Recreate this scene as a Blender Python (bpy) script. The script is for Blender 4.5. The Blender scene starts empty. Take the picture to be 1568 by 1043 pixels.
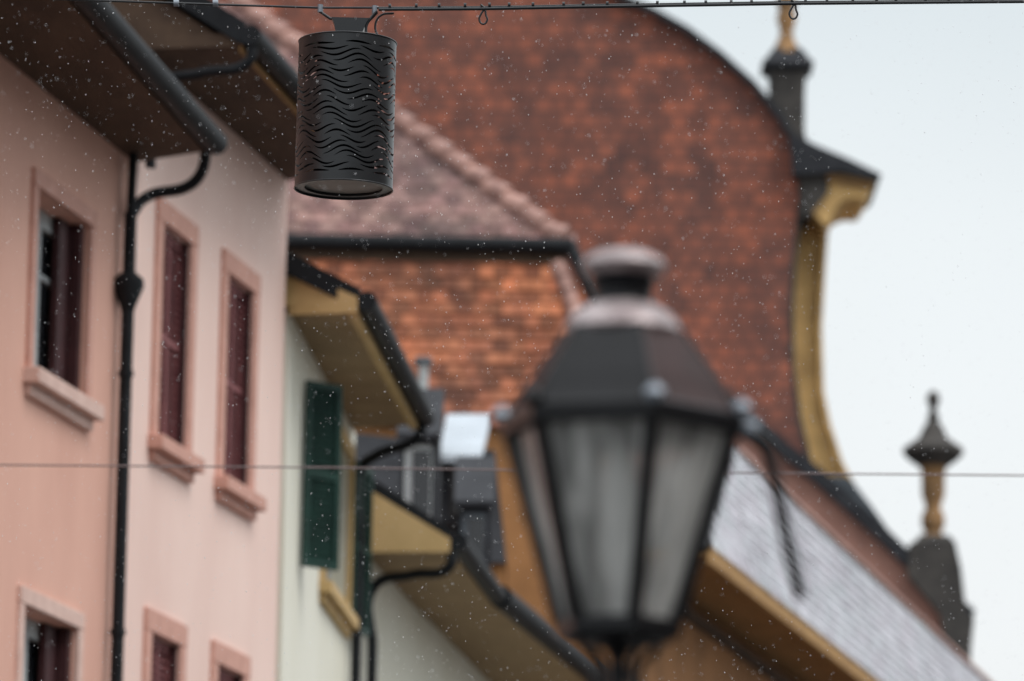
import bpy, math, random
from mathutils import Vector, Matrix
random.seed(7)
sc = bpy.context.scene
F = 8000.0; PITCH = math.radians(10.2); ROLL = math.radians(1.0)
CAM = Vector((0, 0, 1.6))
cp, sp = math.cos(PITCH), math.sin(PITCH)
_r, _u, FW = Vector((1, 0, 0)), Vector((0, -sp, cp)), Vector((0, cp, sp))
R_ = _r*math.cos(ROLL) + _u*math.sin(ROLL)
U_ = _u*math.cos(ROLL) - _r*math.sin(ROLL)

# ---- survey helpers: sight lines intersected with real world planes ----
def ray(u, v): return FW + R_*((u-784)/F) + U_*((521.5-v)/F)
def hY(u, v, y):
    r = ray(u, v); return CAM + r*(y/r.y)
def hZ(u, v, z):
    r = ray(u, v); return CAM + r*((z-CAM.z)/r.z)
class Fr:
    def __init__(s, ox, oy, h):
        s.o = Vector((ox, oy, 0)); s.S = Vector((math.sin(h), math.cos(h), 0)); s.N = Vector((math.cos(h), -math.sin(h), 0))
    def P(s, a, n, z): return s.o + s.S*a + s.N*n + Vector((0, 0, z))
    def hit(s, u, v, n):
        r = ray(u, v); t = (n - (CAM-s.o).dot(s.N))/r.dot(s.N)
        p = CAM + r*t
        return (p-s.o).dot(s.S), p.z
    def hp(s, u, v, n):
        a, z = s.hit(u, v, n); return s.P(a, n, z)

# ---- materials ----
def nt(name):
    m = bpy.data.materials.new(name); m.use_nodes = True
    return m, m.node_tree, m.node_tree.nodes['Principled BSDF']
def mat(name, c1, c2=None, scale=1.5, rough=.85, bump=.15, bscale=30, metal=0, stretch=(1, 1, 1), attr=False, spec=.3, coat=0):
    m, t, b = nt(name); L = t.links
    c2 = c2 or tuple(x*.75 for x in c1)
    tc = t.nodes.new('ShaderNodeTexCoord'); mp = t.nodes.new('ShaderNodeMapping'); mp.inputs['Scale'].default_value = stretch
    L.new(tc.outputs['Object'], mp.inputs[0])
    n = t.nodes.new('ShaderNodeTexNoise'); n.inputs['Scale'].default_value = scale; n.inputs['Detail'].default_value = 8; n.inputs['Roughness'].default_value = .65
    L.new(mp.outputs[0], n.inputs['Vector'])
    r = t.nodes.new('ShaderNodeValToRGB'); r.color_ramp.elements[0].position = .35; r.color_ramp.elements[1].position = .65
    r.color_ramp.elements[0].color = (*c1, 1); r.color_ramp.elements[1].color = (*c2, 1)
    L.new(n.outputs['Fac'], r.inputs[0])
    out = r.outputs[0]
    if attr:
        a = t.nodes.new('ShaderNodeAttribute'); a.attribute_name = 'tint'
        mx = t.nodes.new('ShaderNodeMix'); mx.data_type = 'RGBA'; mx.blend_type = 'MULTIPLY'; mx.inputs[0].default_value = 1
        L.new(out, mx.inputs[6]); L.new(a.outputs['Color'], mx.inputs[7]); out = mx.outputs[2]
    L.new(out, b.inputs['Base Color'])
    b.inputs['Roughness'].default_value = rough; b.inputs['Metallic'].default_value = metal
    b.inputs['Specular IOR Level'].default_value = spec; b.inputs['Coat Weight'].default_value = coat
    if bump:
        n2 = t.nodes.new('ShaderNodeTexNoise'); n2.inputs['Scale'].default_value = bscale; n2.inputs['Detail'].default_value = 5
        L.new(mp.outputs[0], n2.inputs['Vector'])
        bp = t.nodes.new('ShaderNodeBump'); bp.inputs['Strength'].default_value = bump; bp.inputs['Distance'].default_value = .01
        L.new(n2.outputs['Fac'], bp.inputs['Height']); L.new(bp.outputs[0], b.inputs['Normal'])
    return m
M = {}
M['pinkA'] = mat('salmon_plaster', (.77, .455, .36), (.67, .375, .295), .7, bump=.3, bscale=25, stretch=(1, 1, .35))
M['pinkB'] = mat('pale_pink_plaster', (.88, .66, .585), (.80, .57, .50), .7, bump=.3, bscale=25, stretch=(1, 1, .35))
M['sand'] = mat('pink_sandstone', (.66, .37, .30), (.55, .30, .24), 6)
M['sandL'] = mat('pale_sandstone', (.74, .53, .46), (.62, .42, .36), 6)
M['cream'] = mat('cream_plaster', (.80, .78, .68), (.71, .68, .56), .8, stretch=(1, 1, .4))
M['yel'] = mat('yellow_plaster', (.62, .43, .21), (.50, .34, .15), 2)
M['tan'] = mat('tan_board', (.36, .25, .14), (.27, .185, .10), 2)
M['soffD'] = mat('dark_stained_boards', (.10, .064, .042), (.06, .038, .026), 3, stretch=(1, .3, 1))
M['beam'] = mat('ochre_beam', (.36, .20, .08), (.25, .14, .05), 3)
M['fasc'] = mat('ochre_fascia', (.42, .25, .10), (.30, .17, .07), 3)
M['maroon'] = mat('maroon_paint', (.065, .022, .024), (.042, .015, .017), 5, rough=.6)
M['rose'] = mat('faded_red_paint', (.26, .095, .095), (.17, .055, .06), 4, rough=.7)
M['green'] = mat('dark_green_paint', (.010, .045, .034), (.007, .03, .023), 5, rough=.6)
M['metal'] = mat('dark_zinc', (.014, .016, .019), (.008, .009, .011), 6, rough=.6, metal=0, spec=.18)
M['lead'] = mat('grey_lead', (.13, .15, .17), (.06, .07, .08), 3, rough=.45, metal=.2)
M['palezinc'] = mat('pale_zinc', (.46, .51, .56), (.36, .40, .44), 2, rough=.5)
M['white'] = mat('grey_white_paint', (.42, .45, .45), (.32, .34, .35), 5, rough=.6)
M['slate'] = mat('slate', (.034, .036, .042), (.017, .018, .022), 3, rough=.65, spec=.2)
M['tileO'] = mat('orange_clay_tile', (.40, .14, .062), (.18, .072, .042), .9, rough=.7, attr=True)
M['tileG'] = mat('weathered_brown_tile', (.27, .165, .14), (.13, .085, .078), 1.0, rough=.65, attr=True)
M['tileP'] = mat('pale_grey_tile', (.60, .63, .66), (.47, .50, .53), .5, rough=.5, attr=True)
M['ridge'] = mat('pale_ridge_tile', (.50, .29, .24), (.22, .12, .10), 2.5, rough=.6)
M['ystone'] = mat('yellow_limestone', (.76, .49, .20), (.46, .29, .12), 1.3)
M['bstone'] = mat('stained_brown_stone', (.36, .20, .085), (.16, .10, .055), 2.2)
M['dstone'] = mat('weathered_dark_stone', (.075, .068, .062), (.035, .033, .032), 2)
M['ochre'] = mat('orange_ochre_plaster', (.38, .18, .07), (.24, .115, .045), 1.2)
M['pinkC'] = mat('pinkish_plaster', (.38, .20, .155), (.24, .125, .10), 1.0)
M['greyW'] = mat('grey_render', (.34, .32, .29), (.26, .24, .22), 1.0)
M['lamp'] = mat('black_powder_coat', (.014, .015, .017), (.010, .011, .013), 8, rough=.33, metal=.2, spec=.6, bump=.05, bscale=200)
M['liner'] = mat('matt_black_liner', (.006, .006, .007), (.004, .004, .005), 8, rough=.9, spec=.05, bump=0)
M['lampin'] = mat('opal_diffuser', (.30, .30, .27), (.25, .24, .22), 5, rough=.5)
M['bulb'] = mat('opal_bulb', (.85, .84, .80), (.8, .78, .74), 5, rough=.3)
M['iron'] = mat('wet_black_iron', (.008, .008, .010), (.005, .005, .006), 8, rough=.35, metal=0, spec=.24, bump=.1, bscale=60)
M['irontop'] = mat('wet_metal_sky_sheen', (.50, .43, .43), (.20, .15, .15), 16, rough=.3, metal=.2)  # pale colour paints in the sky reflected by the wet metal
M['iron_reflect'] = mat('red_reflection_tint', (.035, .010, .008), (.020, .007, .006), 8, rough=.4, spec=.2)  # red reflection on the black hood, put into the base colour
M['steel'] = mat('galvanised_steel', (.28, .31, .35), (.2, .22, .25), 20, rough=.4, metal=.5)
M['wire'] = mat('weathered_wire', (.26, .20, .20), (.2, .16, .16), 20, rough=.5)
M['ground'] = mat('asphalt', (.06, .06, .06), (.045, .045, .045), 2, rough=.7)
M['pave'] = mat('pavement_stone', (.16, .155, .15), (.11, .105, .10), 3)
def brick():
    m, t, b = nt('old_red_brick'); L = t.links
    tc = t.nodes.new('ShaderNodeTexCoord'); sx = t.nodes.new('ShaderNodeSeparateXYZ'); cx = t.nodes.new('ShaderNodeCombineXYZ')
    L.new(tc.outputs['Object'], sx.inputs[0]); L.new(sx.outputs[0], cx.inputs[0]); L.new(sx.outputs[2], cx.inputs[1])
    br = t.nodes.new('ShaderNodeTexBrick'); br.inputs['Scale'].default_value = 1
    br.inputs['Brick Width'].default_value = .40; br.inputs['Row Height'].default_value = .34; br.inputs['Mortar Size'].default_value = .025
    br.inputs['Color1'].default_value = (.315, .105, .062, 1); br.inputs['Color2'].default_value = (.145, .060, .045, 1); br.inputs['Mortar'].default_value = (.10, .052, .042, 1)
    L.new(cx.outputs[0], br.inputs['Vector'])
    def noise(s, lo, hi, a, c, det=6, st=None):
        n = t.nodes.new('ShaderNodeTexNoise'); n.inputs['Scale'].default_value = s; n.inputs['Detail'].default_value = det; n.inputs['Roughness'].default_value = .7
        src = cx.outputs[0]
        if st:
            mp = t.nodes.new('ShaderNodeMapping'); mp.inputs['Scale'].default_value = st; L.new(src, mp.inputs[0]); src = mp.outputs[0]
        L.new(src, n.inputs['Vector']); r = t.nodes.new('ShaderNodeValToRGB')
        r.color_ramp.elements[0].position = lo; r.color_ramp.elements[1].position = hi
        r.color_ramp.elements[0].color = (*a, 1); r.color_ramp.elements[1].color = (*c, 1); L.new(n.outputs[0], r.inputs[0]); return r.outputs[0]
    def mul(a, c, f=1):
        x = t.nodes.new('ShaderNodeMix'); x.data_type = 'RGBA'; x.blend_type = 'MULTIPLY'; x.inputs[0].default_value = f
        L.new(a, x.inputs[6]); L.new(c, x.inputs[7]); return x.outputs[2]
    o = mul(br.outputs['Color'], noise(1.3, .36, .62, (.68, .72, .80), (1.25, 1.14, 1.08)))
    o = mul(o, noise(.5, .35, .65, (.84, .92, 1.0), (1.14, 1.06, 1.0), 4, (1.6, .45, 1)))
    L.new(o, b.inputs['Base Color']); b.inputs['Roughness'].default_value = .85
    return m
M['brick'] = brick()
def glassy(name, col, rough=.08):
    m, t, b = nt(name); b.inputs['Base Color'].default_value = (*col, 1); b.inputs['Roughness'].default_value = rough; b.inputs['Specular IOR Level'].default_value = .6; return m
M['glass'] = glassy('window_glass', (.02, .022, .026))
def frosted():
    m = bpy.data.materials.new('lantern_frosted_glass'); m.use_nodes = True; t = m.node_tree; t.nodes.clear(); L = t.links
    o = t.nodes.new('ShaderNodeOutputMaterial'); tr = t.nodes.new('ShaderNodeBsdfTransparent'); tl = t.nodes.new('ShaderNodeBsdfTranslucent'); df = t.nodes.new('ShaderNodeBsdfDiffuse'); g = t.nodes.new('ShaderNodeBsdfGlossy')
    tr.inputs[0].default_value = (.86, .89, .90, 1)
    n = t.nodes.new('ShaderNodeTexNoise'); n.inputs['Scale'].default_value = 9
    tc = t.nodes.new('ShaderNodeTexCoord'); mp = t.nodes.new('ShaderNodeMapping'); mp.inputs['Scale'].default_value = (2.0, 2.0, .2); L.new(tc.outputs['Object'], mp.inputs[0]); L.new(mp.outputs[0], n.inputs['Vector'])
    r = t.nodes.new('ShaderNodeValToRGB'); r.color_ramp.elements[0].position = .35; r.color_ramp.elements[1].position = .65; r.color_ramp.elements[0].color = (.60, .60, .58, 1); r.color_ramp.elements[1].color = (.95, .95, .92, 1)
    L.new(n.outputs[0], r.inputs[0]); L.new(r.outputs[0], tl.inputs[0]); L.new(r.outputs[0], df.inputs[0])
    g.inputs['Roughness'].default_value = .12; g.inputs[0].default_value = (.8, .82, .85, 1)
    a = t.nodes.new('ShaderNodeMixShader'); a.inputs[0].default_value = .5; L.new(tl.outputs[0], a.inputs[1]); L.new(df.outputs[0], a.inputs[2])
    mr = t.nodes.new('ShaderNodeMapRange'); mr.inputs[1].default_value = .36; mr.inputs[2].default_value = .64; mr.inputs[3].default_value = .28; mr.inputs[4].default_value = .80; L.new(n.outputs[0], mr.inputs[0])
    c = t.nodes.new('ShaderNodeMixShader'); L.new(mr.outputs[0], c.inputs[0]); L.new(tr.outputs[0], c.inputs[1]); L.new(a.outputs[0], c.inputs[2])
    fz = t.nodes.new('ShaderNodeFresnel'); fz.inputs[0].default_value = 1.45
    d = t.nodes.new('ShaderNodeMixShader'); L.new(fz.outputs[0], d.inputs[0]); L.new(c.outputs[0], d.inputs[1]); L.new(g.outputs[0], d.inputs[2])
    L.new(d.outputs[0], o.inputs[0]); return m
M['frost'] = frosted()

# ---- mesh helpers ----
def empty(name):
    e = bpy.data.objects.new(name, None); sc.collection.objects.link(e); return e
def mk(name, vs, fs, m, parent=None, smooth=False):
    me = bpy.data.meshes.new(name); me.from_pydata([tuple(v) for v in vs], [], fs); me.update()
    o = bpy.data.objects.new(name, me); sc.collection.objects.link(o)
    if m: me.materials.append(M[m] if isinstance(m, str) else m)
    if parent: o.parent = parent
    if smooth:
        for p in me.polygons: p.use_smooth = True
    return o
class MB:
    def __init__(s): s.v = []; s.f = []
    def hexa(s, c):
        i = len(s.v); s.v += list(c)
        s.f += [(i, i+3, i+2, i+1), (i+4, i+5, i+6, i+7), (i, i+1, i+5, i+4), (i+1, i+2, i+6, i+5), (i+2, i+3, i+7, i+6), (i+3, i, i+4, i+7)]
    def box(s, fr, s0, s1, n0, n1, z0, z1):
        P = fr.P
        s.hexa([P(s0, n0, z0), P(s1, n0, z0), P(s1, n1, z0), P(s0, n1, z0), P(s0, n0, z1), P(s1, n0, z1), P(s1, n1, z1), P(s0, n1, z1)])
    def quad(s, *p):
        i = len(s.v); s.v += list(p); s.f.append(tuple(range(i, i+len(p))))
    def done(s, name, m, parent=None, bevel=0):
        o = mk(name, s.v, s.f, m, parent)
        if bevel:
            b = o.modifiers.new('b', 'BEVEL'); b.width = bevel; b.segments = 2
        return o
def tube(name, pts, r, m, parent=None, smooth=False, cyc=False):
    cu = bpy.data.curves.new(name, 'CURVE'); cu.dimensions = '3D'; cu.bevel_depth = r; cu.bevel_resolution = 4; cu.use_fill_caps = True
    if smooth:
        sl = cu.splines.new('BEZIER'); sl.bezier_points.add(len(pts)-1)
        for b, p in zip(sl.bezier_points, pts): b.co = p; b.handle_left_type = b.handle_right_type = 'AUTO'
    else:
        sl = cu.splines.new('POLY'); sl.points.add(len(pts)-1)
        for b, p in zip(sl.points, pts): b.co = (*p, 1)
    sl.use_cyclic_u = cyc
    cu.materials.append(M[m]); o = bpy.data.objects.new(name, cu); sc.collection.objects.link(o)
    if parent: o.parent = parent
    return o
def lathe(name, prof, c, m, parent=None, seg=32, rot=0, smooth=True):
    vs = []; fs = []
    for r, z in prof:
        for k in range(seg):
            a = rot + 2*math.pi*k/seg; vs.append((c[0]+r*math.sin(a), c[1]-r*math.cos(a), z))
    n = len(prof)
    for i in range(n-1):
        for k in range(seg):
            k2 = (k+1) % seg; fs.append((i*seg+k, i*seg+k2, (i+1)*seg+k2, (i+1)*seg+k))
    fs.append(tuple(range(seg))); fs.append(tuple((n-1)*seg+k for k in reversed(range(seg))))
    o = mk(name, vs, fs, m, parent)
    if smooth:
        for p in o.data.polygons: p.use_smooth = len(p.vertices) == 4
        e = o.modifiers.new('e', 'EDGE_SPLIT'); e.split_angle = math.radians(40)
    return o
def prism(name, pts, off, m, parent=None):
    n = len(pts); off = Vector(off); vs = list(pts)+[p+off for p in pts]
    fs = [tuple(range(n)), tuple(range(2*n-1, n-1, -1))]+[(i, n+i, n+(i+1) % n, (i+1) % n) for i in range(n)]
    return mk(name, vs, fs, m, parent)
def tiles(name, O, ed, ud, x0, x1, H, w, h, m, parent, jit=.3, grey=.0):
    ed = ed.normalized(); ud = ud.normalized(); nn = ed.cross(ud).normalized()
    if nn.z < 0: nn = -nn
    vs = []; fs = []; cols = []
    j = 0; b = 0
    while b < H-.02:
        lo, hi = x0(b/H), x1(b/H); k = math.floor(lo/w); off = .5*w if j % 2 else 0
        while k*w+off < hi:
            a = k*w+off; k += 1
            if a < lo-w: continue
            g = .006*w/.2; L = .035+random.uniform(-.008, .012); hh = min(h*1.15, H-b)
            q = [O+ed*(a+g)+ud*b+nn*L, O+ed*(a+w-g)+ud*b+nn*(L+random.uniform(-.006, .006)), O+ed*(a+w-g)+ud*(b+hh)+nn*.008, O+ed*(a+g)+ud*(b+hh)+nn*.008]
            i = len(vs); vs += q+[q[0]-nn*.03, q[1]-nn*.03]
            fs += [(i, i+1, i+2, i+3), (i+4, i+5, i+1, i)]
            t = 1+random.uniform(-jit, jit); gg = random.random()
            c = (t, t*(1-.12*gg), t*(1-.1*gg)+grey*gg)
            cols += [c]*8
        b += h; j += 1
    o = mk(name, vs, fs, m, parent)
    ca = o.data.color_attributes.new('tint', 'FLOAT_COLOR', 'CORNER')
    for d, c in zip(ca.data, cols): d.color = (*c, 1)
    ub = [O+ed*x0(0), O+ed*x1(0), O+ed*x1(1)+ud*H, O+ed*x0(1)+ud*H]
    prism(name+'_underlay', ub, -nn*.08, 'soffD', parent)
    return o
def wall(name, fr, n, s0, s1, z0, z1, ops, m, parent, depth=.2, body=7):
    xs = sorted({s0, s1, *[o[0] for o in ops], *[o[1] for o in ops]}); zs = sorted({z0, z1, *[o[2] for o in ops], *[o[3] for o in ops]})
    b = MB()
    for i in range(len(xs)-1):
        for j in range(len(zs)-1):
            cx, cz = (xs[i]+xs[i+1])/2, (zs[j]+zs[j+1])/2
            if any(o[0] < cx < o[1] and o[2] < cz < o[3] for o in ops): continue
            b.quad(fr.P(xs[i], n, zs[j]), fr.P(xs[i+1], n, zs[j]), fr.P(xs[i+1], n, zs[j+1]), fr.P(xs[i], n, zs[j+1]))
    for a, c, d, e in ops+[(s0, s1, z0, z1)]:
        q = [(a, d), (c, d), (c, e), (a, e)]
        for k in range(4):
            p1, p2 = q[k], q[(k+1) % 4]
            b.quad(fr.P(p1[0], n, p1[1]), fr.P(p2[0], n, p2[1]), fr.P(p2[0], n-depth, p2[1]), fr.P(p1[0], n-depth, p1[1]))
    b.box(fr, s0+.003, s1-.003, n-body, n-depth-.01, z0, z1-.003)
    return b.done(name, m, parent)
def surround(fr, n, o, w, m, parent, sill='sandL', proud=.03):
    a, c, d, e = o; b = MB()
    b.box(fr, a-w, a, n-.01, n+proud, d-.0, e); b.box(fr, c, c+w, n-.01, n+proud, d, e)
    b.box(fr, a-w, c+w, n-.01, n+proud+.004, e, e+w)
    b.done('window_surround', m, parent, .008)
    b = MB(); b.box(fr, a-w-.04, c+w+.04, n-.01, n+.12, d-.11, d); b.box(fr, a-w, c+w, n-.01, n+.05, d-.19, d-.11)
    b.done('window_sill', sill, parent, .01)
def slats(b, fr, a, c, n0, n1, d, e, step=.055):
    b.box(fr, a, a+.05, n0, n1, d, e); b.box(fr, c-.05, c, n0, n1, d, e)
    b.box(fr, a+.05, c-.05, n0, n1, d, d+.06); b.box(fr, a+.05, c-.05, n0, n1, e-.06, e); md = (d+e)/2
    b.box(fr, a+.05, c-.05, n0, n1, md-.03, md+.03)
    z = d+.07
    while z < e-.08:
        if abs(z-md) > .05:
            P = fr.P; t = .03
            b.hexa([P(a+.05, n0, z+t), P(c-.05, n0, z+t), P(c-.05, n1-.004, z), P(a+.05, n1-.004, z), P(a+.05, n0, z+t+.01), P(c-.05, n0, z+t+.01), P(c-.05, n1-.004, z+.01), P(a+.05, n1-.004, z+.01)])
        z += step
    b.box(fr, a+.04, c-.04, n0-.006, n0-.001, d+.01, e-.01)
def win_glass(fr, n, o, parent, dep=.17, w=.07):
    a, c, d, e = o; b = MB(); n0, n1 = n-dep-.02, n-dep+.03
    b.box(fr, a, a+w, n0, n1, d, e); b.box(fr, c-w, c, n0, n1, d, e); b.box(fr, a+w, c-w, n0, n1, d, d+w); b.box(fr, a+w, c-w, n0, n1, e-w, e)
    m = (a+c)/2; b.box(fr, m-.04, m+.04, n0, n1+.01, d+w, e-w); b.box(fr, a+w, m-.04, n0+.01, n1-.01, d+(e-d)*.62, d+(e-d)*.62+.04); b.box(fr, m+.04, c-w, n0+.01, n1-.01, d+(e-d)*.62, d+(e-d)*.62+.04)
    b.done('window_frame', 'white', parent, .004)
    b = MB(); b.box(fr, a+.01, c-.01, n0+.004, n0+.012, d+.01, e-.01); b.done('window_pane', 'glass', parent)
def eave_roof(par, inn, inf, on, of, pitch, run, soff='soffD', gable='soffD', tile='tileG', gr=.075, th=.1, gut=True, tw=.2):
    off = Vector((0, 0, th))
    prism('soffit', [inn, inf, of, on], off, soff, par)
    ed = (of-on).normalized(); inw = (inn-on); inw -= ed*inw.dot(ed); inw.normalize()
    L = (of-on).length
    up = (inw + Vector((0, 0, math.tan(pitch)))).normalized(); H = run/math.cos(pitch)
    O = on+off+Vector((0, 0, .03))
    tiles('roof_tiles', O, ed, up, lambda b: 0, lambda b: L, H, tw, tw, tile, par)
    tiles('roof_tiles_back', O+inw*2*run, ed, (-inw+Vector((0, 0, math.tan(pitch)))).normalized(), lambda b: 0, lambda b: L, H, tw*2, tw*2, tile, par)
    zz = Vector((0, 0, -.09))
    for k, base in enumerate((O, O+ed*L)):
        s = .03 if k == 0 else -.13
        prism('gable_end', [base+ed*s+zz+inw*.12, base+ed*s+zz+up*H, base+ed*s+zz+inw*2*run], ed*.1, gable, par)
        b = MB(); q = base-ed*(.03 if k == 0 else -.0)
        nn = Vector((0, 0, 1)); d = ed*.05
        a0, a1 = q-inw*.02, q+up*H
        b.hexa([a0-nn*.14, a0-nn*.14+d, a1-nn*.14+d, a1-nn*.14, a0+nn*.05, a0+nn*.05+d, a1+nn*.05+d, a1+nn*.05]); b.done('verge_board', 'metal', par)
    if gut:
        g = on-inw*gr*.9+Vector((0, 0, th*.7)); g2 = of-inw*gr*.9+Vector((0, 0, th*.7))
        tube('gutter', [g-ed*.05, g2+ed*.05], gr, 'metal', par)

# ================= street frame, pink houses =================
ST = math.radians(11.2)
A = Fr(0, 0, ST); nA = -10.16
Z = Vector((0, 0, 1))
hA = empty('salmon_townhouse'); hB = empty('pink_townhouse')
sAB, zA = A.hit(207, 250, nA)
sB1, zB = A.hit(441, 277, nA)
sA0 = sAB-22
a0, z1 = A.hit(55, 287, nA); a1, z0 = A.hit(127, 617, nA)
l0, lz1 = A.hit(33, 925, nA)
hh = z1-z0
opsA = []
for k in range(4):
    for (zt) in (z1, lz1, lz1-(z1-lz1)):
        d = k*(a1-a0+1.9); opsA.append((a0-d, a1-d, zt-hh, zt))
wall('wall', A, nA, sA0, sAB, 0, zA, opsA, 'pinkA', hA, .22)
for o in opsA:
    surround(A, nA, o, .12, 'sandL' if o[3] < z1-.1 else 'sand', hA, 'sandL'); win_glass(A, nA, o, hA, .2, .13)
    b = MB(); b.box(A, o[1]-.36, o[1]-.012, nA-.155, nA-.11, o[2]+.01, o[3]-.01)
    b.done('inner_shutter', 'maroon', hA)
    b = MB(); slats(b, A, o[1]-.09, o[1]-.0, nA-.1, nA-.03, o[2]+.01, o[3]-.01); b.done('folded_shutter', 'maroon', hA)
b0, bz1 = A.hit(247, 333, nA); b1, bz0 = A.hit(280, 690, nA)
c0, cz1 = A.hit(346, 425, nA); c1, cz0 = A.hit(378, 772, nA)
_, bl1 = A.hit(225, 966, nA)
bw = ((b1-b0)+(c1-c0))/2; bh = bz1-bz0
zt2 = (bz1+cz1)/2
opsB = []
for s in (b0, c0):
    for zt in (zt2, bl1, bl1-(zt2-bl1)): opsB.append((s, s+bw, zt-bh, zt))
wall('wall', A, nA, sAB+.004, sB1, 0, zB, opsB, 'pinkB', hB, .22)
for o in opsB:
    surround(A, nA, o, .17, 'sand', hB, 'sand')
    m_ = (o[0]+o[1])/2
    b = MB(); slats(b, A, o[0]+.005, m_-.003, nA-.075, nA-.035, o[2]+.005, o[3]-.005); b.done('louvred_shutter', 'rose', hB)
    b = MB(); slats(b, A, m_+.003, o[1]-.005, nA-.085, nA-.05, o[2]+.005, o[3]-.005); b.done('louvred_shutter', 'rose', hB)
    b = MB(); b.box(A, o[1]-.05, o[1]-.004, nA-.045, nA-.004, o[2]+.01, o[3]-.01); b.done('shutter_post', 'maroon', hB)
of = hZ(312, 232, zA); on_ = hZ(108, 5, zA); dv = (on_-of)
on = of+dv*4.5
inn = A.P((on).dot(A.S), nA-.05, zA); inf = A.P(sAB, nA-.05, zA)
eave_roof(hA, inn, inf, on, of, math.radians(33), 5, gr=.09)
of = hZ(545, 262, zB); onx = hZ(330, 25, zB); sN = sAB+.02
t = (sN-of.dot(A.S))/((onx-of).dot(A.S)); on = of+(onx-of)*t
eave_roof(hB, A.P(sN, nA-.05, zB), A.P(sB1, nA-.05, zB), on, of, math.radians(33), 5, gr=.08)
b = MB(); d = (of-on).normalized(); sd = Vector((d.y, -d.x, 0))
b.hexa([on-sd*.02-Z*.05, of-sd*.02-Z*.05, of-Z*.05, on-Z*.05, on-sd*.02+Z*.1, of-sd*.02+Z*.1, of+Z*.1, on+Z*.1]); b.done('fascia', 'beam', hB)
tube('downpipe_elbow', [on+sd*.08, on+sd*.05-Z*.12, on-sd*.3-Z*.2, A.P(sN+.05, nA+.1, zB-.3), A.P(sN+.05, nA+.1, zB-.9)], .04, 'metal', hB, True)
w0 = A.hp(200, 330, nA+.09)
pp = [A.hp(316, 222, nA+.60), A.hp(309, 262, nA+.55), A.hp(290, 284, nA+.45), A.hp(228, 300, nA+.16), w0, Vector((w0.x, w0.y, w0.z-.3)), Vector((w0.x, w0.y, .2))]
tube('downpipe', pp[:5], .042, 'metal', hA, True)
tube('downpipe_lower', [Vector((w0.x, w0.y, w0.z+.02)), pp[-1]], .047, 'metal', hA)
tube('downpipe_upper', [Vector((w0.x, w0.y, w0.z)), A.P(A.hit(204, 250, nA+.09)[0], nA+.09, zA-.01)], .035, 'metal', hA)
hz = A.hp(194, 425, nA+.09)
lathe('hopper', [(.05, hz.z+.05), (.11, hz.z), (.115, hz.z-.06), (.06, hz.z-.2), (.045, hz.z-.25)], (w0.x, w0.y), 'metal', hA, 16)
for k in range(4):
    zc = w0.z-1.2-k*1.9
    lathe('pipe_clip', [(.058, zc), (.058, zc+.04)], (w0.x, w0.y), 'metal', hA, 16)

# ================= houses across the street (right-hand side, outside the view) =================
RT = Fr(A.P(44, 0, 0).x, A.P(44, 0, 0).y, ST+math.pi)   # faces back across the street
hR = empty('grey_townhouse'); opsR = []
for k in range(18):
    for fz in (1.0, 4.1, 7.2): opsR.append((12+k*3.1, 13.1+k*3.1, fz, fz+1.7))
wall('wall', RT, -8.0, 10, 68, 0, 10.2, opsR, 'greyW', hR, .2, 8)
for o in opsR: surround(RT, -8.0, o, .12, 'sandL', hR); win_glass(RT, -8.0, o, hR)
b = MB(); b.box(RT, 9.7, 68.3, -16.2, -7.4, 10.2, 10.4); b.done('eave', 'soffD', hR)
p_ = [RT.P(9.8, -7.5, 10.41), RT.P(9.8, -16.1, 10.41), RT.P(9.8, -11.8, 13.4)]
prism('roof', p_, RT.S*58.4, 'tileG', hR)

# ================= cream house (C) =================
hC = empty('cream_townhouse')
inn = A.hp(443, 478, nA); zC = inn.z
inf = hZ(540, 657, zC); on = hZ(548, 475, zC); of = hZ(640, 650, zC)
hd = math.atan2(inf.x-inn.x, inf.y-inn.y)
C = Fr(inn.x, inn.y, hd); LC = (inf-inn).length
LW = LC+.3
w_s0, w_z1 = C.hit(497, 640, 0); w_s1 = C.hit(531, 800, 0)[0]
w_z0 = C.hit(500, 905, 0)[1]
opsC = [(w_s0, w_s1, w_z0, w_z1)]
wall('wall', C, 0, 0, LW, 0, zC, opsC, 'cream', hC, .2, 6)
surround(C, 0, opsC[0], .14, 'yel', hC, 'yel', .05); win_glass(C, 0, opsC[0], hC)
eave_roof(hC, inn, inf, on, of, math.radians(27), 3.2, 'tan', 'yel', 'tileG', gr=.085)
edC = (of-on).normalized(); inC = (inn-on).normalized()
b = MB(); a0_ = on-edC*.06; a1_ = inn-edC*.06
b.hexa([a0_-Z*.03, a0_-Z*.03+edC*.05, a1_-Z*.03+edC*.05, a1_-Z*.03, a0_+Z*.1, a0_+Z*.1+edC*.05, a1_+Z*.36+edC*.05, a1_+Z*.36]); b.done('barge_board', 'yel', hC)
b = MB(); b.hexa([on-Z*.05, of-Z*.05, of-Z*.05+inC*.07, on-Z*.05+inC*.07, on-Z*.003, of-Z*.003, of-Z*.003+inC*.07, on-Z*.003+inC*.07]); b.done('edge_board', 'yel', hC)
def leaf(par, hinge, free, z0, z1, m):
    h = math.atan2(free.x-hinge.x, free.y-hinge.y); fr = Fr(hinge.x, hinge.y, h); L = (free.xy-hinge.xy).length
    b = MB(); slats(b, fr, 0, L, -.02, .02, z0, z1, .06); return b.done('louvred_shutter', m, par)
hg = C.hp(470, 582, .04)
fr_ = hg + (C.N*.82+C.S*.9).normalized()*.40
zlow = C.hp(464, 868, .04).z
leaf(hC, hg, fr_, zlow, hg.z, 'green')
hg2 = C.P(w_s1+.10, .06, 0); leaf(hC, hg2, hg2+(C.N*.10+C.S*.62), w_z0-.1, w_z1, 'green')
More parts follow.
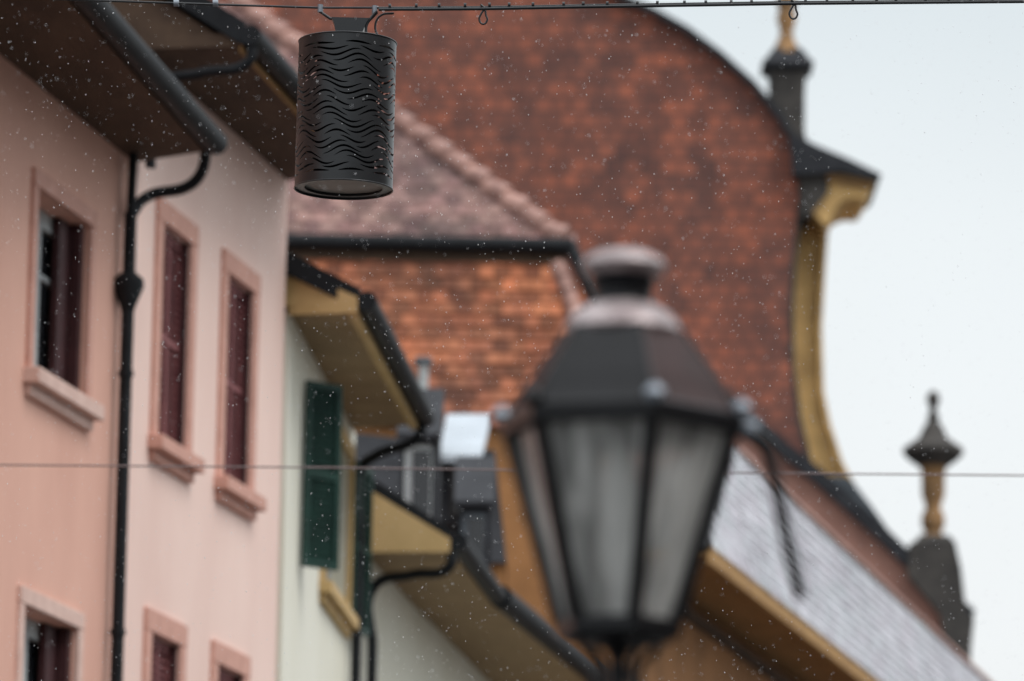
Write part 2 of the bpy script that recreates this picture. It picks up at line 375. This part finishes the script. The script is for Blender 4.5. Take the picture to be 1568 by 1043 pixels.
gp = [of+Vector((.05, 0, .02)), of-Z*.12, C.P(LC-.2, .25, zC-.28), C.P(LC-.1, .09, zC-.4), C.P(LC-.1, .09, zC-1.0), C.P(LC-.1, .09, .2)]
tube('downpipe', gp[:5], .05, 'metal', hC, True); tube('downpipe_lower', gp[4:], .05, 'metal', hC)

# ================= yellow house (D) =================
hD = empty('yellow_townhouse')
d0 = hY(553, 842, inf.y+.7); zD = d0.z
i0 = d0; o0 = hZ(690, 842, zD); i1 = hZ(632, 925, zD); o1 = hZ(752, 925, zD); i2 = hZ(765, 1060, zD); o2 = hZ(905, 1050, zD)
def plainwall(par, p, q, z1, m, back=5):
    h = math.atan2(q.x-p.x, q.y-p.y); fr = Fr(p.x, p.y, h); b = MB(); b.box(fr, 0, (q.xy-p.xy).length, -back, 0, 0, z1); return b.done('wall', m, par), fr
plainwall(hD, i0, i1, zD, 'cream'); plainwall(hD, i1, i2, zD, 'cream')
eave_roof(hD, i0, i1, o0, o1, math.radians(33), 2.0, 'tan', 'yel', 'tileG', gr=.09)
eave_roof(hD, i1, i2, o1, o2, math.radians(33), 2.0, 'tan', 'soffD', 'tileG', gr=.12)
eD = (o1-o0).normalized(); b = MB(); a0_ = o0-eD*.06; a1_ = i0-eD*.06
b.hexa([a0_-Z*.03, a0_-Z*.03+eD*.05, a1_-Z*.03+eD*.05, a1_-Z*.03, a0_+Z*.1, a0_+Z*.1+eD*.05, a1_+Z*.62+eD*.05, a1_+Z*.62]); b.done('barge_board', 'yel', hD)
wD = i0+Vector((.12, .3, 0))
tube('downpipe', [o0+Z*.02, o0-Z*.15, (o0+wD)/2-Z*.22, wD-Z*.32, wD-Z*.9], .05, 'metal', hD, True)
tube('downpipe_lower', [wD-Z*.9, Vector((wD.x, wD.y, .2))], .05, 'metal', hD)
def ybox(name, u0, v0, u1, v1, y, dep, m, par, bevel=0):
    a = hY(u0, v1, y); c = hY(u1, v0, y)
    b = MB(); vs = [Vector((x, yy, z)) for z in (a.z, c.z) for (x, yy) in ((a.x, y), (c.x, y), (c.x, y+dep), (a.x, y+dep))]
    b.hexa(vs); return b.done(name, m, par, bevel)
def dormer(par, u0, v0, u1, v1, y, rm, fm, dep=1.6):
    ybox('dormer_body', u0, v0, u1, v1, y, dep, 'slate', par)
    w = (u1-u0)
    ybox('dormer_frame', u0+w*.10, v0+10, u1-w*.16, v1-6, y-.04, .03, fm, par)
    ybox('dormer_pane', u0+w*.30, v0+18, u0+w*.80, v1-14, y-.06, .03, 'glass', par)
    ybox('dormer_mullion', u0+w*.54, v0+16, u0+w*.58, v1-12, y-.08, .02, 'lead', par)
    a = hY(u0-5, v0, y-.15); c = hY(u1+5, v0, y-.15); up = Vector((0, dep*.7, dep*.42))
    prism('dormer_roof', [a, c, c+up, a+up], (0, 0, .06), rm, par)
dormer(hD, 612, 672, 672, 800, 55, 'slate', 'white')
dormer(hD, 700, 775, 752, 890, 57.5, 'slate', 'lead')

# ================= slate house behind =================
hS = empty('slate_roof_house')
p = [hY(540, 860, 62), hY(776, 862, 62), hY(758, 690, 63), hY(540, 662, 63)]
prism('mansard_slates', p, (0, 3, 0), 'slate', hS)
pl, pr = hY(540, 858, 62.1), hY(774, 862, 62.1)
b = MB(); b.hexa([Vector((pl.x, 62.1, 0)), Vector((pr.x, 62.1, 0)), Vector((pr.x, 65, 0)), Vector((pl.x, 65, 0)), Vector((pl.x, 62.1, pl.z)), Vector((pr.x, 62.1, pl.z)), Vector((pr.x, 65, pl.z)), Vector((pl.x, 65, pl.z))]); b.done('wall', 'ochre', hS)
ybox('dormer_body', 672, 694, 748, 800, 61.3, 2, 'slate', hS)
ybox('dormer_frame', 690, 715, 730, 790, 61.25, .04, 'dstone', hS); ybox('dormer_pane', 697, 722, 723, 784, 61.2, .04, 'glass', hS)
a = hY(672, 697, 61.1); c = hY(738, 697, 61.1); d_ = hY(752, 634, 63.6); e_ = hY(684, 634, 63.6)
prism('dormer_zinc_roof', [a, c, d_, e_], (0, 0, -.08), 'palezinc', hS)
ybox('vent_pipe', 640, 546, 656, 640, 62.5, .15, 'white', hS, .02); ybox('vent_cap', 634, 546, 662, 556, 62.45, .25, 'lead', hS, .02)
ybox('dormer_post', 652, 630, 676, 775, 60.9, .5, 'dstone', hS, .02)

# ================= mansard roof house (E) =================
hE = empty('mansard_roof_house'); yE = 74
cr = hY(866, 376, yE); zE = cr.z; xr = cr.x; xl = xr-14
k = 1.2
r_ = ray(360, 5); t = ((CAM.z-zE)+k*yE)/(k*r_.y-r_.z); top = CAM+r_*t
Hs = (top.z-zE)/math.sin(math.atan(k)); dxh = xr-top.x
tiles('upper_roof', Vector((xl, yE, zE)), Vector((1, 0, 0)), Vector((0, 1, k)), lambda b: 0, lambda b: 14-dxh*b, Hs, .24, .22, 'tileG', hE, .42, .05)
n = int((top-cr).length/.42)
for i in range(n):
    a = cr.lerp(top, i/n); c = cr.lerp(top, (i+1.08)/n)
    tube('hip_tile', [a+Z*.11, c+Z*.02], .145, 'ridge', hE)
tube('gutter', [Vector((xl, yE-.12, zE-.03)), Vector((xr+.1, yE-.12, zE-.03))], .12, 'metal', hE)
def bx(x0, x1, y0, y1, z0, z1, nm, m, par):
    b = MB(); b.hexa([Vector((x, y, z)) for z in (z0, z1) for x, y in ((x0, y0), (x1, y0), (x1, y1), (x0, y1))]); return b.done(nm, m, par)
bx(xl, xr+.02, yE-.05, yE+6, zE-.3, zE-.02, 'cornice', 'soffD', hE)
zb = hY(800, 655, yE-.9).z; Hl = zE-.3-zb; br_ = hY(950, 655, yE-.9)
O = Vector((xl, yE-.9, zb)); ud = Vector((0, .8, Hl)); Wd = br_.x-xl; tp = xr-.15-xl
tiles('lower_roof', O, Vector((1, 0, 0)), ud, lambda b: 0, lambda b: Wd+(tp-Wd)*b, ud.length, .22, .2, 'tileO', hE, .5)
n = 12; c0_ = Vector((xr-.12, yE-.1, zE-.3))
for i in range(n): tube('hip_tile', [c0_.lerp(br_, i/n), c0_.lerp(br_, (i+1.1)/n)+Vector((0, -.03, .0))], .12, 'ridge', hE)
tube('hip_flashing', [cr+Vector((.05, -.1, 0)), hY(905, 440, yE-.3), hY(940, 490, yE-.5)], .10, 'metal', hE)
bx(xl, br_.x, yE-.8, yE+6, 0, zb, 'wall', 'ochre', hE)
bx(xl, xr-.3, yE+.1, yE+5, zb, zE-.3, 'upper_wall', 'ochre', hE)
prism('hip_side_roof', [Vector((xr, yE, zE-.02)), Vector((xr, yE+12, zE-.02)), Vector((top.x, yE+12, top.z)), Vector((top.x, top.y, top.z))], (-.06, 0, -.05), 'tileG', hE)

# ================= pale roofed house (G) =================
hG = empty('ochre_eaved_townhouse')
G = Fr(0, 0, math.radians(12.3)); r_ = ray(1085, 835); nG = r_.dot(G.N)*67
s0, zG = G.hit(1085, 835, nG); s1 = s0+60
kk = .32; kb_ = .55; r_ = ray(1135, 696); q = r_.z/(-(r_.dot(G.N)))
aa = (q*(-nG)-(zG-CAM.z))/(1-q*kk)
sR, zR = G.hit(1128, 690, nG-kk*aa); sR -= s0
up = (-G.N*kk+Z).normalized(); Hg = aa/up.z
tiles('roof_tiles', G.P(s0, nG, zG), G.S, up, lambda b: sR*b, lambda b: 60, Hg, .3, .2, 'tileP', hG, .12, .03)
up2 = (G.N*kb_+Z).normalized(); nW = nG-(kk+kb_)*aa
tiles('roof_tiles_back', G.P(s0, nW, zG), G.S, up2, lambda b: sR*b, lambda b: 60, aa/up2.z, .5, .4, 'tileP', hG)
prism('hip_end', [G.P(s0, nG, zG), G.P(s0, nW, zG), G.P(s0+sR, nG-kk*aa, zG+aa)], (0, 0, -.06), 'tileG', hG)
b = MB(); b.box(G, s0+.2, s1, nW+.3, nG-1.1, 0, zG-.12); b.done('wall', 'ochre', hG)
b = MB(); b.box(G, s0, s1, nG-1.2, nG-.06, zG-.12, zG-.07); b.done('soffit', 'beam', hG)
b = MB(); b.box(G, s0, s1, nG-.06, nG+.02, zG-.22, zG-.02); b.done('fascia', 'fasc', hG)
b = MB(); b.box(G, s0+.1, s1, nG-1.1, nG-.98, zG-.4, zG-.27); b.done('wall_plate', 'soffD', hG)
tube('ridge_cap', [G.P(s0+sR, nG-kk*aa, zG+aa+.02), G.P(s1, nG-kk*aa, zG+aa+.02)], .07, 'ridge', hG)

# ================= church =================
ch = empty('church'); yC = 112
def XZ(l, y): return [hY(u, v, y) for u, v in l]
curve = [(300, -150), (600, -130), (800, -80), (880, -40), (950, -2), (1000, 20), (1050, 48), (1100, 85), (1150, 130), (1190, 178), (1222, 232)]
side = [(1224, 280), (1219, 330), (1212, 400), (1208, 480), (1210, 560), (1220, 640), (1238, 715)]
o_ = XZ(curve+side, yC)
pts = [Vector((o_[0].x-6, yC, 0)), Vector((o_[0].x-6, yC, o_[0].z))]+o_+[Vector((o_[-1].x, yC, 0))]
prism('brick_gable', pts, (0, 1.2, 0), 'brick', ch)
def ribbon(name, l, y, w, dy, m, side=1):
    p = XZ(l, y); out = []
    for i, a in enumerate(p):
        t = (p[min(i+1, len(p)-1)]-p[max(i-1, 0)]).normalized(); out.append(a+Vector((-t.z, 0, t.x))*w*side)
    vs = []; fs = []
    for a, c in zip(p, out): vs += [a, c, a+Vector((0, dy, 0)), c+Vector((0, dy, 0))]
    for i in range(len(p)-1):
        q = i*4; r = q+4
        fs += [(q, r, r+1, q+1), (q+2, q+3, r+3, r+2), (q+1, r+1, r+3, q+3), (q, q+2, r+2, r)]
    fs += [(0, 1, 3, 2), (len(vs)-4, len(vs)-2, len(vs)-1, len(vs)-3)]
    return mk(name, vs, fs, m, ch)
ribbon('gable_coping', curve, yC-.25, .13, 2, 'slate')
ribbon('side_stone_band', curve[-1:]+side, yC-.02, .10, 1.0, 'dstone')
pts = XZ([(1195, 235), (1268, 285), (1276, 305), (1266, 345), (1262, 400), (1256, 500), (1259, 600), (1269, 650), (1288, 710), (1312, 750), (1200, 750)], yC+1.3)
prism('stone_scroll', pts, (0, 1.5, 0), 'ystone', ch)
ribbon('scroll_outer_moulding', [(1262, 345), (1258, 400), (1252, 500), (1255, 600), (1265, 650), (1284, 710), (1306, 750)], yC+1.1, .10, 1.9, 'ystone')
prism('cornice_lead', XZ([(1208, 200), (1250, 222), (1300, 243), (1350, 267), (1343, 275), (1290, 262), (1215, 268)], yC-.4), (0, 3.2, 0), 'slate', ch)
prism('cornice_stone', XZ([(1262, 262), (1341, 277), (1324, 303), (1300, 303), (1285, 310), (1264, 345), (1240, 320)], yC-.1), (0, 2.6, 0), 'ystone', ch)
prism('cornice_fillet', XZ([(1268, 266), (1337, 281), (1333, 288), (1266, 274)], yC-.25), (0, 2.8, 0), 'bstone', ch)
prism('cornice_dark_mould', XZ([(1225, 262), (1270, 264), (1268, 295), (1240, 330), (1226, 330)], yC-.18), (0, 1.4, 0), 'dstone', ch)  # dark stone moulding below the cornice
al = [(1100, 628), (1180, 684), (1250, 740), (1330, 812), (1400, 880), (1480, 952), (1486, 1043)]
pa = XZ(al, 108); prism('aisle_wall', [Vector((pa[0].x, 108, 0))]+pa+[Vector((pa[-1].x, 108, 0))], (0, 1.5, 0), 'pinkC', ch)
ribbon('aisle_coping', al[:-1], 107.8, .30, 2.2, 'slate')
prism('scroll_foot_slate', XZ([(1238, 728), (1300, 730), (1335, 775), (1370, 825), (1400, 862), (1400, 900), (1240, 760)], 111.2), (0, 2, 0), 'lead', ch)
prism('parapet_slate', XZ([(1395, 830), (1462, 828), (1472, 870), (1480, 940), (1492, 945), (1488, 985), (1484, 1060), (1464, 1060), (1440, 940), (1390, 880)], 107.7), (0, 3.7, 0), 'dstone', ch)
def finial(name, u, y, parts):
    par = empty(name)
    for nm, m, sg, prof in parts:
        pr = []; c = hY(u, prof[0][1], y)
        for r, v in prof:
            pr.append((r/F*(y/.99)*(1.0 if sg > 4 else 1.3), hY(u, v, y).z))
        lathe(nm, pr, (c.x, c.y), m, par, sg, math.pi/4 if sg == 4 else 0, sg > 4)
    return par
finial('stone_finial', 1205, 113, [
    ('shaft', 'bstone', 24, [(7, -70), (13, -40), (14, -5), (17, 5), (12, 15), (16, 28), (12, 42), (10, 52), (14, 64), (21, 76), (27, 84)]),
    ('pedestal_cap', 'slate', 4, [(20, 76), (30, 86), (34, 94), (43, 102), (43, 108), (32, 114)]),
    ('pedestal', 'dstone', 4, [(31, 114), (29, 150), (29, 205), (36, 240)])])
finial('stone_finial', 1429, 110.6, [
    ('knob', 'dstone', 24, [(2, 598), (8, 603), (11, 612), (7, 622), (5, 630), (10, 638), (8, 645)]),
    ('bell', 'dstone', 24, [(9, 645), (16, 656), (22, 670), (36, 680), (46, 687), (47, 694), (38, 704), (24, 714)]),
    ('baluster', 'bstone', 24, [(24, 712), (19, 720), (18, 735), (18, 758), (13, 772), (12, 780), (18, 790), (18, 805), (13, 815), (20, 828)]),
    ('pedestal', 'dstone', 4, [(24, 822), (32, 832), (36, 840), (31, 848), (32, 900), (42, 905), (44, 940)])])

# ================= hanging light (in focus) =================
yH = 20.47
hl = empty('hanging_street_light')
Tp = hY(533.5, 66, yH); Bt = hY(526, 290, yH); Rr = 75.5/F*20.8; Ht = Tp.z-Bt.z
base = Bt.copy()
rows = 25; NS = 480; mg = .03; spc = (Ht-2*mg)/rows
vs = []; fs = []
def zc(k, th):
    a = .0155*min(1, (k+.6)/3.0, (rows-k-.4)/3.0)
    return mg+spc*(k+.5)+a*(math.sin(7*th+.30*k+.5*math.sin(th+.2*k))+.40*math.sin(3*th-.22*k))
def ww(k, th):
    x = math.sin(7*th+k*2.1+.9*math.sin(2*th+k))
    return spc*.42*max(0, (x+.72)/1.72)**.5 if x > -.72 else 0
zz = [[0.0]*NS]
for k in range(rows):
    zz.append([zc(k, 2*math.pi*i/NS)-ww(k, 2*math.pi*i/NS)/2 for i in range(NS)])
    zz.append([zc(k, 2*math.pi*i/NS)+ww(k, 2*math.pi*i/NS)/2 for i in range(NS)])
zz.append([Ht]*NS)
for l in zz:
    for i in range(NS):
        a = 2*math.pi*i/NS; vs.append((Rr*math.sin(a), -Rr*math.cos(a), l[i]))
for j in range(0, len(zz)-1):
    for i in range(NS):
        i2 = (i+1) % NS
        if j % 2 == 1 and (zz[j+1][i]-zz[j][i] > 1e-4 or zz[j+1][i2]-zz[j][i2] > 1e-4): continue
        fs.append((j*NS+i, j*NS+i2, (j+1)*NS+i2, (j+1)*NS+i))
sh = mk('perforated_shade', vs, fs, 'lamp', hl, True)
so = sh.modifiers.new('s', 'SOLIDIFY'); so.thickness = .0010
es = sh.modifiers.new('e', 'EDGE_SPLIT'); es.split_angle = math.radians(40)
for nm, z in (('top_rim', Ht), ('bottom_rim', 0)):
    pts = [((Rr+.0005)*math.sin(2*math.pi*i/64), (Rr+.0005)*math.cos(2*math.pi*i/64), z) for i in range(64)]
    tube(nm, pts, .003, 'lamp', hl, cyc=True)
def annulus(nm, r0, r1, z, m, th=.006):
    v = []; f = []; n = 64
    for (r, zq) in ((r0, z), (r1, z), (r1, z+th), (r0, z+th)):
        for i in range(n): v.append((r*math.sin(2*math.pi*i/n), r*math.cos(2*math.pi*i/n), zq))
    for q in range(4):
        for i in range(n): i2 = (i+1) % n; q2 = (q+1) % 4; f.append((q*n+i, q*n+i2, q2*n+i2, q2*n+i))
    return mk(nm, v, f, m, hl)
annulus('bottom_flange', Rr*.80, Rr-.002, .004, 'lamp')
lathe('diffuser', [(0.001, .014), (Rr*.83, .016), (Rr*.83, .022), (.001, .022)], (0, 0), 'lampin', hl, 48)
lathe('top_plate', [(.001, Ht-.012), (Rr-.004, Ht-.012), (Rr-.004, Ht-.004), (.001, Ht-.004)], (0, 0), 'lamp', hl, 48)
lathe('inner_liner', [(Rr*.62, .025), (Rr*.62, Ht-.013)], (0, 0), 'liner', hl, 48)
px = 20.8/F
prism('bracket', [Vector((x*px, -.03, Ht+z*px)) for x, z in ((-16, 2), (18, 2), (28, 30), (33, 38), (-26, 38), (-22, 30))], (0, .06, 0), 'lamp', hl)
tube('feed_cable', [Vector((p[0]*px, -.02, Ht+p[1]*px)) for p in ((44, 50), (36, 40), (28, 22), (34, 6), (50, 4), (58, -2))], .0055, 'lamp', hl, True)
tube('feed_cable', [Vector((p[0]*px, .01, Ht+p[1]*px)) for p in ((70, 50), (50, 46), (42, 32), (46, 14), (56, 4), (48, -3))], .0045, 'lamp', hl, True)
for x in (-44, 40):
    tube('cable_clamp', [Vector((x*px, 0, Ht+(60)*px)), Vector((x*px, 0, Ht+(48)*px))], .011, 'steel', hl)
tube('suspension_bar', [Vector((-46*px, 0, Ht+50*px)), Vector((-28*px, 0, Ht+38*px)), Vector((34*px, 0, Ht+38*px)), Vector((44*px, 0, Ht+50*px))], .006, 'lamp', hl)
hl.location = base; hl.rotation_euler = (0, math.radians(.3), 0)

oc = empty('overhead_cable')
cl = [(-900, -16), (0, -4), (180, 2), (330, 7), (490, 12), (580, 12), (740, 11), (900, 8), (1215, 3), (1568, 0), (2300, -10)]
tube('span_wire', [hY(u, v, yH) for u, v in cl], .0045, 'lamp', oc)
tube('power_cable', [hY(u, v, yH-.012)-Z*.007 for u, v in cl[5:]], .0065, 'lamp', oc)
for u, v in ((740, 11), (1215, 3)):
    tube('cable_loop', [hY(u+a, v+c, yH-.01) for a, c in ((-4, -4), (2, 2), (4, 12), (6, 20), (0, 26), (-6, 20), (-3, 10), (3, 2))], .004, 'lamp', oc, True)
random.seed(3)
for i in range(26):
    u = 600+i*37+random.uniform(-6, 6); v = 11-(u-600)*.0115
    tube('cable_tie', [hY(u-2, v-1, yH), hY(u+2, v-1, yH)], .011, 'lamp', oc)
for u in (270, 330): tube('cable_tie', [hY(u-4, 5, yH), hY(u+4, 5, yH)], .014, 'steel', oc)
ow = empty('overhead_wire')
tube('thin_wire', [hY(-250, 709, 30), hY(0, 712, 30), hY(500, 716, 30), hY(1100, 724, 30), hY(1900, 731, 30)], .005, 'wire', ow)

# ================= street lamp lantern =================
sl = empty('street_lamp'); yL = 9.2; pm = 9.3/F
ax = hY(951, 650, yL); cx, cy = ax.x, ax.y
def lz(v): return hY(951, v, yL).z
def lt(nm, prof, m, seg=32, rot=0, sm=True): return lathe(nm, [(r*pm, lz(v)) for r, v in prof], (cx, cy), m, sl, seg, rot, sm)
HR = math.radians(14)
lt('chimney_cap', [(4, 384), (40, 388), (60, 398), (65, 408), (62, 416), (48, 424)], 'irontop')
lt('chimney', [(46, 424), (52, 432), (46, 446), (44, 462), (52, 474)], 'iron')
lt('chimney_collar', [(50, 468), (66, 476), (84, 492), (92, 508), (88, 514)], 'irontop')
hood = lt('hood', [(92, 508), (104, 520), (128, 552), (152, 585), (176, 622), (188, 638)], 'iron', 6, HR, False)
hood.data.materials.append(M['iron_reflect'])
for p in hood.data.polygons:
    if p.normal.x < -.3 or p.normal.x > .75: p.material_index = 1  # side-facing hood panels take the painted red reflection
lt('hood_rim', [(188, 636), (193, 640), (193, 664), (178, 668)], 'iron', 6, HR, False)
zt, zb_ = lz(666), lz(955)
def hv(k, r): a = HR+k*math.pi/3; return Vector((cx+r*pm*math.sin(a), cy-r*pm*math.cos(a), 0))
b = MB()
for k_ in range(6):
    t0, t1 = hv(k_, 172), hv(k_+1, 172); q0, q1 = hv(k_, 88), hv(k_+1, 88)
    b.quad(q0+Z*zb_, q1+Z*zb_, t1+Z*zt, t0+Z*zt)
b.done('glass_panes', 'frost', sl)
for k_ in range(6):
    tube('rib', [hv(k_, 176)+Z*zt, hv(k_, 91)+Z*zb_], 12*pm, 'iron', sl)
    tube('roof_rib', [hv(k_, 188)+Z*lz(640), hv(k_, 94)+Z*lz(510)], 5*pm, 'iron', sl)
    kb = hv(k_, 190); lathe('knob', [(2*pm, lz(616)), (12*pm, lz(622)), (17*pm, lz(632)), (12*pm, lz(643)), (3*pm, lz(646))], (kb.x, kb.y), 'steel' if k_ != 5 else 'iron', sl, 16)
lt('bottom_rim', [(84, 948), (98, 954), (100, 972), (84, 984), (50, 988)], 'iron', 6, HR, False)
lt('bottom_spindle', [(40, 986), (20, 996), (12, 1012), (16, 1030), (12, 1060), (22, 1085), (24, 1110)], 'iron')
lt('lamp_holder', [(20, 960), (24, 925), (18, 900)], 'iron')
lt('bulb', [(16, 902), (24, 890), (36, 860), (36, 835), (26, 800), (22, 720), (18, 690), (5, 680)], 'bulb')
zp = lz(1105)
lathe('post', [(.075, 0), (.075, .5), (.09, .52), (.09, .56), (.055, .62), (.04, zp*.7), (.03, zp)], (cx, cy), 'iron', sl, 24)
lathe('post_base', [(.16, 0), (.16, .12), (.11, .2), (.08, .32)], (cx, cy), 'iron', sl, 24)
for k_ in range(4):
    a = math.radians(30+90*k_); d = Vector((math.sin(a), -math.cos(a), 0)); c_ = Vector((cx, cy, 0))
    tube('scroll_bracket', [c_+d*pm*r+Z*lz(v) for r, v in ((74, 980), (62, 998), (44, 1012), (38, 1040), (44, 1070), (24, 1100))], 6*pm, 'iron', sl, True)
tube('side_arm', [hY(u, v, yL-.02) for u, v in ((1100, 652), (1140, 655), (1168, 672), (1184, 720), (1202, 810), (1226, 915))], 10*pm, 'iron', sl, True)
tube('arm_joint', [hY(1104, 648, yL-.04), hY(1160, 658, yL-.04)], 14*pm, 'steel', sl)

# ================= rain =================
random.seed(11); vs = []; fs = []
for i in range(26000):
    p = Vector((random.uniform(-4, 4), random.uniform(14, 28), random.uniform(2.8, 8.5))); r = random.uniform(.0008, .0017); h = r*random.uniform(1, 2.6)
    k_ = len(vs); vs += [p+Vector(q) for q in ((r, 0, 0), (0, r, 0), (-r, 0, 0), (0, -r, 0), (0, 0, h), (0, 0, -h))]
    fs += [(k_+a, k_+(a+1) % 4, k_+4) for a in range(4)]+[(k_+(a+1) % 4, k_+a, k_+5) for a in range(4)]
mk('rain', vs, fs, mat('rain_drop', (.9, .92, .95), (.9, .92, .95), 1, .2, bump=0), None, True)

# ================= ground =================
b = MB(); b.quad(Vector((-600, -600, 0)), Vector((600, -600, 0)), Vector((600, 600, 0)), Vector((-600, 600, 0))); b.done('ground', 'pave')
b = MB(); b.quad(A.P(-40, nA+2.0, .004), A.P(-40, 6, .004), A.P(160, 6, .004), A.P(160, nA+2.0, .004)); b.done('street', 'ground')
b = MB(); b.box(A, -40, 160, nA+.0, nA+2.0, -.02, .13); b.done('pavement', 'pave', None, .01)
b = MB(); b.box(A, -40, 160, 6.0, 8.0, -.02, .13); b.done('pavement', 'pave', None, .01)

# ================= light =================
w = bpy.data.worlds.new('World'); sc.world = w; w.use_nodes = True; t = w.node_tree; L = t.links
bg = t.nodes['Background']; bg.inputs[1].default_value = .1
sk = t.nodes.new('ShaderNodeTexSky'); sk.sky_type = 'NISHITA'; sk.sun_disc = False; EL, AZ = math.radians(55), math.radians(125)
sk.sun_elevation = EL; sk.sun_rotation = AZ; sk.dust_density = 5
tc = t.nodes.new('ShaderNodeTexCoord'); sx = t.nodes.new('ShaderNodeSeparateXYZ'); L.new(tc.outputs['Generated'], sx.inputs[0])
rp = t.nodes.new('ShaderNodeValToRGB'); e = rp.color_ramp.elements
e[0].position = 0; e[0].color = (.38, .39, .39, 1); e[1].position = 1; e[1].color = (.95, .98, 1, 1)
for p_, c in ((.12, (.455, .47, .475)), (.20, (.435, .46, .47)), (.26, (.37, .41, .43)), (.6, (.68, .71, .74))):
    x = e.new(p_); x.color = (*c, 1)
L.new(sx.outputs[2], rp.inputs[0])
ns = t.nodes.new('ShaderNodeTexNoise'); ns.inputs['Scale'].default_value = 5; ns.inputs['Detail'].default_value = 3; L.new(tc.outputs['Generated'], ns.inputs['Vector'])
mr = t.nodes.new('ShaderNodeMapRange'); mr.inputs[1].default_value = .3; mr.inputs[2].default_value = .7; mr.inputs[3].default_value = 19; mr.inputs[4].default_value = 21; L.new(ns.outputs[0], mr.inputs[0])
vm = t.nodes.new('ShaderNodeVectorMath'); vm.operation = 'SCALE'; L.new(rp.outputs[0], vm.inputs[0]); L.new(mr.outputs[0], vm.inputs['Scale'])
mx = t.nodes.new('ShaderNodeMix'); mx.data_type = 'RGBA'; mx.inputs[0].default_value = .94; L.new(sk.outputs[0], mx.inputs[6]); L.new(vm.outputs[0], mx.inputs[7]); L.new(mx.outputs[2], bg.inputs[0])
sd_ = bpy.data.lights.new('sun', 'SUN'); sd_.energy = 1.5; sd_.angle = math.radians(28); sd_.color = (1, .97, .93)
so_ = bpy.data.objects.new('sun', sd_); sc.collection.objects.link(so_)
dirv = Vector((math.sin(AZ)*math.cos(EL), math.cos(AZ)*math.cos(EL), math.sin(EL))); so_.rotation_euler = dirv.to_track_quat('Z', 'Y').to_euler()
# ================= camera =================
cd = bpy.data.cameras.new('camera'); cam = bpy.data.objects.new('camera', cd); sc.collection.objects.link(cam)
cd.sensor_width = 36; cd.lens = 36*F/1568; cd.clip_start = .1; cd.clip_end = 2000
m = Matrix.Identity(4)
for i, c in enumerate((R_, U_, -FW)):
    for j in range(3): m[j][i] = c[j]
m.translation = CAM; cam.matrix_world = m
cd.dof.use_dof = True; cd.dof.focus_distance = 20.6; cd.dof.aperture_fstop = 3.2
sc.camera = cam
sc.view_settings.view_transform = 'Standard'; sc.view_settings.look = 'None'; sc.view_settings.exposure = 0
